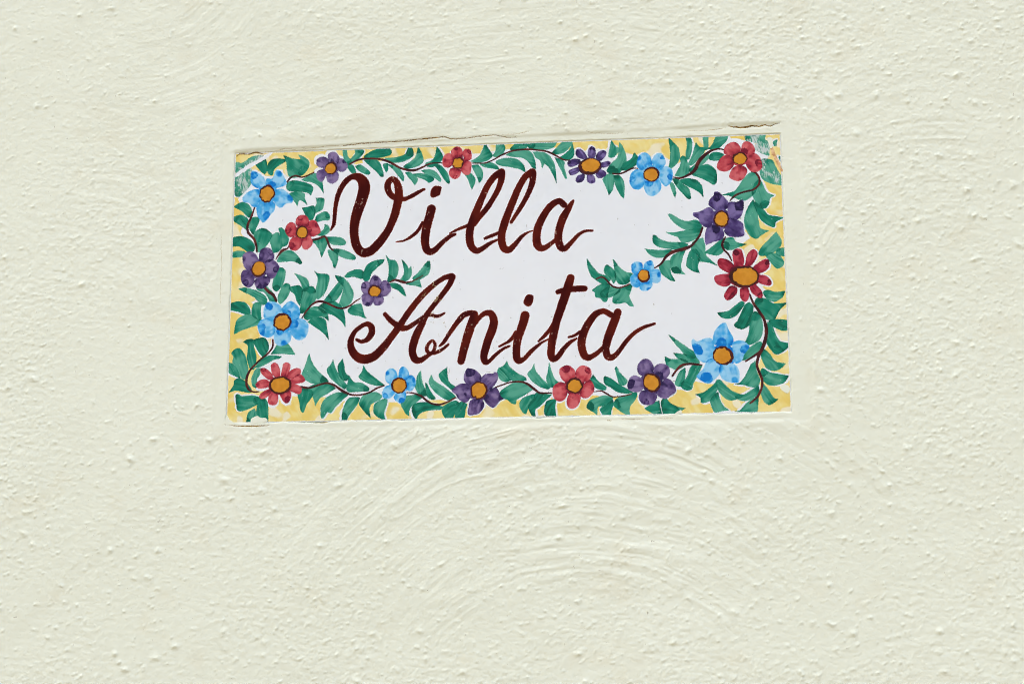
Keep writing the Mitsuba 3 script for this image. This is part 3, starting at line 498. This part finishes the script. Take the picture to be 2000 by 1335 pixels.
def ragged(Q, amp, seed, f=0.9):
    """The small irregularity of a brush edge."""
    q = np.c_[Q[:, :2] * f, np.full(len(Q), seed * 3.7)]
    return Q[:, :2] + amp * np.c_[meshkit.noise(q, 1) - 0.5, meshkit.noise(q, 2) - 0.5] * 2


def clean(poly):
    poly = poly.buffer(0)
    if poly.geom_type == 'MultiPolygon':
        poly = max(poly.geoms, key=lambda g: g.area)
    return poly


def film(poly, z, thick=0.03):
    """A film of paint with its own thickness, lying on the tile at z mm above the glaze."""
    ms = []
    for g in getattr(poly, 'geoms', [poly]):
        if g.geom_type == 'Polygon' and g.area > 0.01:
            ms.append(trimesh.creation.extrude_polygon(g, thick, engine='earcut'))
    if not ms:
        return None
    m = trimesh.util.concatenate(ms)
    v = np.array(m.vertices)
    return np.c_[v[:, 0], v[:, 1], v[:, 2] - thick + z], np.array(m.faces)


def world(v):
    return np.c_[v[:, 0], -v[:, 2], v[:, 1]] / 1000


pid = [0]


def paint(k, poly, z, mat, coat=0, origin=None, flat=False, **lab):
    f = film(poly, z)
    if f is None:
        return None
    v, faces = f
    xy = v[:, :2]
    if origin is not None:
        d = np.array(poly.centroid.coords[0]) - origin
        d /= np.linalg.norm(d) + 1e-9
    else:
        c = xy - xy.mean(0)
        d = np.linalg.svd(c, full_matrices=False)[2][0]
    e = np.array([-d[1], d[0]])
    s, t = xy @ d, xy @ e
    a = 0.02 + 0.96 * (s - s.min()) / (np.ptp(s) + 1e-9)
    b = (t - t.min()) / (np.ptp(t) + 1e-9)
    pid[0] += 1
    if flat:
        a = np.full(len(a), 0.03)
    b = 0.02 + 0.96 * b + 2 * coat
    put(k, (world(v), faces), mat, uv=np.c_[pid[0] + a, b], **lab)
    return k


def stroke(Q, seed, rag=0.07):
    """Brush stroke from (x, y, width) points as one outline."""
    C = curve(Q, closed=False, n=5)
    parts = []
    for i in range(len(C) - 1):
        pa = Point(C[i, 0], C[i, 1]).buffer(C[i, 2] / 2, 6)
        pb = Point(C[i + 1, 0], C[i + 1, 1]).buffer(C[i + 1, 2] / 2, 6)
        parts.append(unary_union([pa, pb]).convex_hull)
    u = unary_union(parts)
    return rough_poly(u, rag, seed)


def rough_poly(u, amp, seed, step=0.7):
    res = []
    for g in getattr(u, 'geoms', [u]):
        def rr(ring):
            ring = ring.segmentize(step) if hasattr(ring, 'segmentize') else ring
            return ragged(np.array(ring.coords)[:-1], amp, seed, 0.8)
        res.append(Polygon(rr(g.exterior), [rr(h) for h in g.interiors if Polygon(h).area > 0.15]).buffer(0).simplify(0.03))
    return unary_union(res)


# ------------------------------------------------------------ wall: hand-trowelled plaster as one height field (mm)
rng = np.random.default_rng(7)


def axis_points(lo, hi, step, far):
    mid = np.arange(lo, hi + step / 2, step)
    out, s = [hi], step
    while out[-1] < far:
        s *= 1.35
        out.append(out[-1] + s)
    low, s = [lo], step
    while low[-1] > -far:
        s *= 1.35
        low.append(low[-1] - s)
    return np.r_[np.array(low[1:])[::-1], mid, np.array(out[1:])]


STEP = 0.5
U, V = axis_points(-306, 302, STEP, 2200), axis_points(-229, 192, STEP, 1600)
gu, gv = np.meshgrid(U, V)
cracks = [(arr(t), k) for t, k in DATA['C']]
crack_pts = np.vstack([np.c_[curve(c, False, 8), np.full(len(curve(c, False, 8)), k)] for c, k in cracks])
crack_dense = []
for c, k in cracks:
    q = curve(c, False, 12)
    crack_dense.append(np.c_[q, np.full(len(q), 0.75 if k else 0.3)])
crack_dense = np.vstack(crack_dense)
crack_tree = cKDTree(crack_dense[:, :2])


def n2(u, v, s, z=0.0):
    return meshkit.noise(np.stack([u / s[0], v / s[1], np.full_like(u, z + 0.5)], -1), 3)


def ss(a, b, x):
    t = np.clip((x - a) / (b - a), 0, 1)
    return t * t * (3 - 2 * t)


# sweeps of the plasterer's float: centre, radius range, strength, mean direction of the arc (degrees), its half width
SWEEPS = [(38, -285, 100, 250, 0.47, 88, 66, 1.10), (10, -330, 330, 560, 0.26, 90, 40, 1.0), (-235, -20, 15, 120, 0.24, 40, 70, 1.0),
          (230, -10, 20, 150, 0.24, 120, 80, 1.0), (215, -300, 50, 150, 0.20, 80, 60, 1.0), (-210, 200, 20, 130, 0.26, -60, 60, 1.0)]


def plaster(u, v):
    wu = u + 7 * (n2(u, v, (34, 34), 1) - 0.5) + 2.2 * (n2(u, v, (9, 9), 11) - 0.5)
    wv = v + 7 * (n2(u, v, (34, 34), 2) - 0.5) + 2.2 * (n2(u, v, (9, 9), 12) - 0.5)
    h = 1.3 * (n2(u, v, (95, 80), 3) - 0.5) + 0.6 * (n2(wu, wv, (26, 17), 4) - 0.5)
    calm = 0.52 + 0.72 * ss(0.25, 0.75, n2(u, v, (45, 45), 13))
    drag = 1 - np.abs(2 * n2(u + 0.3 * (wu - u), v + 0.3 * (wv - v) + 0.10 * u, (4.6, 1.8), 5) - 1)
    lump = n2(0.8 * u + 0.6 * v, 0.8 * v - 0.6 * u, (2.6, 2.2), 6)
    h2 = calm * (0.17 * (drag**2 - 0.3) + 0.34 * lump**2 + 0.26 * (n2(u, v, (1.6, 1.2), 7) - 0.5) + 0.10 * (n2(u, v, (1.1, 1.1), 8) - 0.5) + 1.2 * np.maximum(0, n2(0.9 * u - 0.43 * v, 0.9 * v + 0.43 * u, (1.5, 1.4), 9) - 0.60))
    smooth_ = 0
    for j, (cx, cy, r0, r1, amp, ang, wid, el) in enumerate(SWEEPS):
        x, y = wu - cx, (wv - cy) / el
        r, th = np.hypot(x, y), np.arctan2(y, x)
        da = np.abs((np.degrees(th) - ang + 180) % 360 - 180)
        m = ss(0, 25, r - r0) * ss(0, 40, r1 - r) * ss(0, 42, wid - da) * (0.15 + 0.85 * ss(0.25, 0.7, n2(u, v, (33, 33), 20 + j)))
        q = n2(r, th * np.maximum(r, 30), (3.6, 42), 40 + j)
        q2 = n2(r, th * np.maximum(r, 30), (1.8, 24), 60 + j)
        ridge = (1 - np.abs(2 * q - 1)) ** 3 + 0.75 * (1 - np.abs(2 * q2 - 1)) ** 2.5
        h += amp * m * ridge * (0.40 + 0.65 * ss(0.15, 0.8, n2(u, v, (7.5, 5.0), 33)))
        smooth_ = np.maximum(smooth_, m * min(1, amp / 0.45))
    return h + h2 * (1 - 0.5 * smooth_)


H = np.zeros_like(gu)
near = (np.abs(gu) < 420) & (np.abs(gv + 15) < 330)
H[near] = plaster(gu[near], gv[near])
H[~near] = 1.0 * (n2(gu[~near], gv[~near], (95, 80), 3) - 0.5)
# grains of sand that stand out of the coat
NUB = 10500
pu, pv = rng.uniform(-310, 305, NUB), rng.uniform(-232, 195, NUB)
rr_ = 0.34 + 0.36 * rng.random(NUB) ** 2.0
big = rng.random(NUB) < 0.055
rr_[big] = 0.7 + 0.62 * rng.random(big.sum()) ** 1.8
thin = rng.random(NUB) < 0.30 + 0.70 * ss(-60, 220, pu + 0.5 * np.abs(pv)) + 0.35 * (pv < -60)
for a, b, r, keep in zip(pu, pv, rr_, thin):
    if not keep:
        continue
    ex, an = rng.uniform(1.0, 2.0), rng.normal(0, 0.5)
    i0, i1 = np.searchsorted(U, [a - 3 * r, a + 3 * r])
    j0, j1 = np.searchsorted(V, [b - 3 * r, b + 3 * r])
    x, y = gu[j0:j1, i0:i1] - a, gv[j0:j1, i0:i1] - b
    x, y = (x * math.cos(an) + y * math.sin(an)) / ex, -x * math.sin(an) + y * math.cos(an)
    d2 = (x * x + y * y) / (r * r)
    H[j0:j1, i0:i1] += rng.uniform(0.55, 0.95) * r * np.exp(-1.15 * d2 ** 0.8) * (0.5 + 0.9 * n2(gu[j0:j1, i0:i1], gv[j0:j1, i0:i1], (1.0, 0.9), 70))

# the bed round the tile: smoother filler, a lip above it, the recess that holds the tile
ax, ay = np.abs(gu) - TW, np.abs(gv) - TH
s = np.where((ax > 0) & (ay > 0), np.hypot(np.maximum(ax, 0), np.maximum(ay, 0)), np.maximum(ax, ay))
wob = n2(gu, gv, (22, 22), 80) - 0.5
side_band = np.where(gu > 0, 10.5, 7.0)
side = ss(-6, 6, ax - ay)
band = side_band * side + np.where(gv > 0, 5.5, 3.0) * (1 - side) + 3.0 * wob
soft = ss(-0.8, 3.2, s - band)
lip_v = 76.2 + (gu + 149) / 299 * 4.9 + 1.2 * wob + 0.7 * (n2(gu, gv, (7, 7), 81) - 0.5)
patchy = ss(0.2, 0.7, n2(gu, gv, (17, 9), 82))
H = H * (0.40 + 0.60 * soft) + 0.18 + 0.22 * ss(-1.2, 1.2, s - band) * side
H += (0.25 + 0.5 * patchy) * ss(-0.3, 1.8, gv - lip_v) * (1 - ss(6, 40, gv - lip_v)) * ss(0, 6, TW + 4 - np.abs(gu))
H -= 0.22 * patchy * np.exp(-((gv + TH + 3.4 + 3.0 * wob) / 1.2) ** 2) * ss(0, 8, TW - np.abs(gu))
cl = near & (s < 30)
dist, who = crack_tree.query(np.c_[gu[cl], gv[cl]])
w = crack_dense[who, 2]
H[cl] -= crack_dense[who, 3] * (0.35 + 0.25 * w) * np.exp(-(dist / (0.45 + 0.25 * w)) ** 2)
edge = 1.3 * (n2(gu, gv, (2.2, 2.2), 90) - 0.5) + (1.7 + 1.6 * (gv < -60)) * (n2(gu, gv, (9, 9), 91) - 0.5)
inside = ss(0.1, -1.9, s + edge * 0.7)
H = np.maximum(H, np.where(s < 4, 0.07, -9)) * (1 - inside) + inside * -8.3
nv, nu = gu.shape
grid_v = np.c_[gu.ravel(), gv.ravel(), H.ravel()]
ii = np.arange(nv * nu).reshape(nv, nu)
a, b, c, d = ii[:-1, :-1].ravel(), ii[:-1, 1:].ravel(), ii[1:, 1:].ravel(), ii[1:, :-1].ravel()
grid_f = np.vstack([np.c_[a, b, c], np.c_[a, c, d]])
loop = np.r_[ii[0, :-1], ii[:-1, -1], ii[-1, :0:-1], ii[:0:-1, 0]]
back = grid_v[loop].copy()
back[:, 2] = -240
k0 = len(grid_v)
lb = k0 + np.arange(len(loop))
ln = np.roll(loop, -1)
skirt = np.vstack([np.c_[ln, loop, lb], np.c_[ln, lb, np.roll(lb, -1)]])
mid_i = k0 + len(loop)
fan = np.c_[lb, np.full(len(lb), mid_i), np.roll(lb, -1)]
wall_v = np.vstack([grid_v, back, [[0, 0, -240]]])
put('wall', (world(wall_v), np.vstack([grid_f, skirt, fan])), 'wall_paint', smooth=True, kind='structure',
    label='cream painted wall of rough trowelled plaster around the tile')


def wall_height(q):
    i = np.clip(np.searchsorted(U, q[:, 0]) - 1, 0, nu - 2)
    j = np.clip(np.searchsorted(V, q[:, 1]) - 1, 0, nv - 2)
    fx, fy = (q[:, 0] - U[i]) / (U[i + 1] - U[i]), (q[:, 1] - V[j]) / (V[j + 1] - V[j])
    return H[j, i] * (1 - fx) * (1 - fy) + H[j, i + 1] * fx * (1 - fy) + H[j + 1, i] * (1 - fx) * fy + H[j + 1, i + 1] * fx * fy


CRACK_TXT = {0: 'dark crack at the upper left corner of the tile', 2: 'long dark crack along the top edge of the tile', 5: 'brown stained crack at the upper right corner of the tile',
             6: 'brown crack at the lower left corner of the tile'}
for n_, (c, k) in enumerate(cracks):
    q = curve(c, False, 10)
    q[:, 1] += 0.35 * (n2(q[:, 0], q[:, 1], (1.1, 1.1), 5) - 0.5) * (2 if k else 1)
    wid = q[:, 2] * (0.25 + 0.75 * n2(q[:, 0], q[:, 1], (0.9, 0.9), 9)) * (1.25 if k else 0.9)
    t = np.gradient(q[:, :2], axis=0)
    t /= np.linalg.norm(t, axis=1, keepdims=True) + 1e-9
    e = np.c_[-t[:, 1], t[:, 0]]
    rows = [q[:, :2] + e * (wid * f)[:, None] for f in (-0.5, 0, 0.5)]
    v = np.vstack([np.c_[r, np.maximum(wall_height(r), 0.03) + 0.07] for r in rows])
    m = len(q)
    f = []
    for r in (0, 1):
        i = np.arange(m - 1) + r * m
        f += [np.c_[i, i + 1, i + 1 + m], np.c_[i, i + 1 + m, i + m]]
    put(key('wall__crack'), (world(v), np.vstack(f)), 'dirt' if k else 'faint_dirt', **({'label': CRACK_TXT[n_]} if n_ in CRACK_TXT else {}))

# ------------------------------------------------------------ the tile
S = 'house_name_tile'
labels[S] = {'label': 'glazed white ceramic tile with painted flower border and brown script, set in the plaster wall', 'category': 'sign'}
body = Polygon(box(-TW, -TH, TW, TH)).buffer(-1.0).buffer(1.0, 6)
rings = []
for off, z in ((0, -8.0), (0, -0.5), (0.18, -0.14), (0.55, 0.0)):
    rings.append(np.c_[np.array(body.buffer(-off).segmentize(400).exterior.coords)[:-1], np.full(len(body.exterior.coords) - 1, z)] if off == 0 else None)
n_r = len(rings[0])
base = rings[0][:, :2]
ang = base / np.array([TW, TH])
for j, (off, z) in enumerate(((0, -8.0), (0, -0.5), (0.18, -0.14), (0.55, 0.0))):
    rings[j] = np.c_[base * (1 - off / np.array([TW, TH])), np.full(n_r, z)]
bv = np.vstack(rings + [[[0, 0, 0.0]], [[0, 0, -8.0]]])
bf = []
for j in range(3):
    i = np.arange(n_r) + j * n_r
    i2 = np.roll(np.arange(n_r), -1) + j * n_r
    bf += [np.c_[i, i2, i2 + n_r], np.c_[i, i2 + n_r, i + n_r]]
i = np.arange(n_r) + 3 * n_r
bf.append(np.c_[i, np.roll(i, -1), np.full(n_r, 4 * n_r)])
i = np.arange(n_r)
bf.append(np.c_[np.roll(i, -1), i, np.full(n_r, 4 * n_r + 1)])
bt = trimesh.Trimesh(world(bv), np.vstack(bf), process=False)
trimesh.repair.fix_normals(bt)
put(S + '__body', bt, 'glaze_white', smooth=20)

face = box(-TW + 0.5, -TH + 0.5, TW - 0.5, TH - 0.5)
leaves = []
for j, (t, worn) in enumerate(DATA['L']):
    leaves.append((clean(Polygon(ragged(curve(arr(t)), 0.16, j)).buffer(0).buffer(0.17, 2)), worn))
flowers = []
for j, (col, lab, c, pets) in enumerate(DATA['F']):
    flowers.append((col, lab, c, [clean(Polygon(ragged(curve(arr(t)), 0.10, 300 + 11 * j + i)).buffer(0).buffer(0.15, 2)) for i, t in enumerate(pets)]))

# yellow wash along the edge, left white around the leaves
inner = Polygon(curve(arr(DATA['I']), True, 2))
hr = np.random.default_rng(31)
halo = []
for j, (l, w_) in enumerate(leaves):
    dx, dy = hr.normal(0, 0.42, 2)
    if hr.random() < 0.48:
        halo.append(shapely.affinity.translate(rough_poly(l.buffer(0.42), 0.4, 900 + j), dx, dy))
for j, (a_, b_, c_, p) in enumerate(flowers):
    halo.append(shapely.affinity.translate(rough_poly(unary_union(p).buffer(0.5), 0.4, 1100 + j), *hr.normal(0, 0.4, 2)))
halo = unary_union(halo)
wash = rough_poly(face.difference(inner), 0.5, 5, 1.5)
wash = wash.difference(halo).buffer(-0.25).buffer(0.25)
patches = sorted([g for g in getattr(wash, 'geoms', [wash]) if g.area > 0.6], key=lambda g: -g.area)
for g in patches:
    paint(key(S + '__yellow_wash'), g.intersection(face), 0.008, 'paint_yellow')

done = []
for j, (l, worn) in enumerate(leaves):
    l = l.intersection(face)
    if l.is_empty:
        continue
    under = [(m, lv) for m, lv in done if m.intersects(l)]
    level = 1 + max([lv for _, lv in under], default=0)
    k_ = key(S + '__leaf')
    mat = 'paint_worn_green' if worn else 'paint_green'
    if not paint(k_, l, 0.012 + 0.003 * level, mat, **({'label': 'scuffed green leaf with worn glaze'} if worn else {})):
        continue
    n_m = 0
    marks = [l.intersection(m) for m, _ in under]          # the wet colour doubles where two strokes cross
    if hr.random() < 0.5 and not worn:                     # and pools where the brush was set down
        q = np.array(l.exterior.coords) if l.geom_type == 'Polygon' else np.array(l.convex_hull.exterior.coords)
        d = np.linalg.svd(q - q.mean(0), full_matrices=False)[2][0] * hr.choice([-1, 1])
        e = q[np.argmax(q @ d)]
        rad = 0.16 * np.ptp(q @ d) + 0.5
        marks.append(l.intersection(rough_poly(Point(*(e - d * rad * 0.45)).buffer(rad), 0.5, 1500 + j)))
    for m in marks:
        m = rough_poly(m.buffer(-0.08), 0.12, 1600 + j) if m.area > 0.5 else None
        if m is not None and m.area > 0.5:
            if paint(k_ + '__brush_mark' + (f'_{n_m:03d}' if n_m else ''), m.intersection(l), 0.012 + 0.003 * level + 0.0015, mat, coat=1):
                n_m += 1
    done.append((l, level))

for j, ss_ in enumerate(DATA['S']):
    paint(key(S + '__stem'), unary_union([stroke(arr(t), 40 + j, 0.08) for t in ss_]), 0.045, 'paint_stem')
for j, (col, lab, c, pets) in enumerate(flowers):
    fk = key(S + '__flower')
    labels[fk] = {'label': lab}
    o = np.array(c[:2])
    mat = 'paint_' + col
    th = np.linspace(0, 2 * np.pi, 40, endpoint=False)
    rot = math.radians(c[4])
    xy = np.c_[c[2] * np.cos(th), c[3] * np.sin(th)] @ np.array([[math.cos(rot), math.sin(rot)], [-math.sin(rot), math.cos(rot)]])
    n_p = n_b = 0
    if True:
        paint(fk + '__petal_base', Polygon(ragged(xy * (1.24 if len(pets) < 8 else 1.07) + o, 0.25, 640 + j)).buffer(0), 0.048, mat, flat=True)
    for i, p in enumerate(pets):
        p = p.intersection(face)
        if not paint(fk + '__petal' + (f'_{n_p:03d}' if n_p else ''), p, 0.051 + 0.0022 * i, mat, origin=o):
            continue
        n_p += 1
        marks = [p.intersection(m) for m in pets[:i] if m.intersects(p)]
        d = np.array(p.centroid.coords[0]) - o
        ln_, e = np.linalg.norm(d), np.array([-d[1], d[0]]) / np.linalg.norm(d)
        size = math.sqrt(p.area)
        if hr.random() < 0.7:
            at = o + d * (0.62 if hr.random() < 0.5 else 1.33) + e * hr.normal(0, 0.12) * size
            el = shapely.affinity.rotate(shapely.affinity.scale(Point(*at).buffer(size * hr.uniform(0.22, 0.36)), 1.0, hr.uniform(0.6, 1.0)), hr.uniform(0, 180))
            marks.append(p.intersection(rough_poly(el, 0.35, 1700 + 9 * j + i)))
        for m in marks:
            m = rough_poly(m, 0.1, 1900 + j).intersection(p) if m.area > 0.35 else None
            if m is not None and m.area > 0.35:
                if paint(fk + '__brush_mark' + (f'_{n_b:03d}' if n_b else ''), m, 0.051 + 0.0022 * i + 0.0011, mat, coat=1, origin=o):
                    n_b += 1
    oute = ragged(xy + o, 0.45, 700 + j, 0.9)
    inn = o + hr.normal(0, 0.045, 2) * c[2] + (oute - o) * 0.80
    inn = rough_poly(Polygon(inn).buffer(0), 0.42, 750 + j, 0.5)
    paint(fk + '__centre_outline', Polygon(oute).buffer(0), 0.078, 'paint_ring')
    paint(fk + '__centre', inn, 0.082, 'paint_orange')
for j, (lab, strokes, dot) in enumerate(DATA['T']):
    u = unary_union([stroke(arr(t), 500 + 10 * j + i, 0.10) for i, t in enumerate(strokes)])
    if dot:
        u = unary_union([u, Polygon(curve(arr(dot))).buffer(0)])
    k_ = key(S + '__letter')
    paint(k_, u.buffer(-0.13), 0.064 + 0.006 * (j % 2), 'paint_letter', label=lab)
    paint(k_ + '__rusty_edge', u.buffer(0.06), 0.052 + 0.006 * (j % 2), 'paint_rust')
KIND = {'white': ('glaze_white', S + '__glaze_scratch', 'white scratch where the glaze is gone'), 'clay': ('raw_clay', S + '__chip', 'tan chip where the clay shows'),
        'plaster': ('wall_paint', S + '__plaster_smear', 'smear of wall paint on the tile')}
for j, (t, kind) in enumerate(DATA['H']):
    mat, nm, lab = KIND[kind]
    g = rough_poly(Polygon(curve(arr(t))).buffer(0), 0.35, 1300 + j).intersection(box(-TW - 1, -TH - 1, TW + 1, TH + 1))
    if kind == 'plaster':   # a lump with a rounded edge
        f = [film(g.buffer(-0.25 * q), 0.25 + 0.1 * q, 0.3) for q in range(4)]
        f = [x for x in f if x is not None]
        off, vs, fs = 0, [], []
        for v, fa in f:
            vs.append(v); fs.append(fa + off); off += len(v)
        put(key(nm), (world(np.vstack(vs)), np.vstack(fs)), mat, label=lab)
    else:
        paint(key(nm), g, 0.09, mat, label=lab)

nr = np.random.default_rng(77)
specks = []
for cx, cy, n_, sp in [(-38.0, -3.1, 7, 0.6), (-37.4, -1.7, 4, 0.6), (-36.0, -10.3, 9, 0.6), (-37.1, -11.7, 4, 0.5), (-34.5, -10.9, 4, 0.5), (-38.4, -18.5, 6, 0.6), (-37.6, -20.6, 5, 0.5), (-32.0, -23.6, 4, 0.3), (-31.7, -25.4, 4, 0.3), (-38.4, -23.4, 3, 0.4), (-34.2, -30.9, 3, 0.5), (-43.0, -6.7, 5, 0.9), (-45.2, -9.5, 4, 0.9)]:
    for _ in range(n_):
        e = Point(cx + nr.normal(0, sp), cy + nr.normal(0, sp)).buffer(nr.uniform(0.10, 0.24), 3)
        specks.append(shapely.affinity.rotate(shapely.affinity.scale(e, nr.uniform(0.6, 1.0), nr.uniform(1.0, 2.6)), nr.uniform(-60, 20)))
paint(S + '__scratch_marks', unary_union(specks), 0.095, 'faint_dirt', kind='stuff', label='small tan scratches on the capital A')
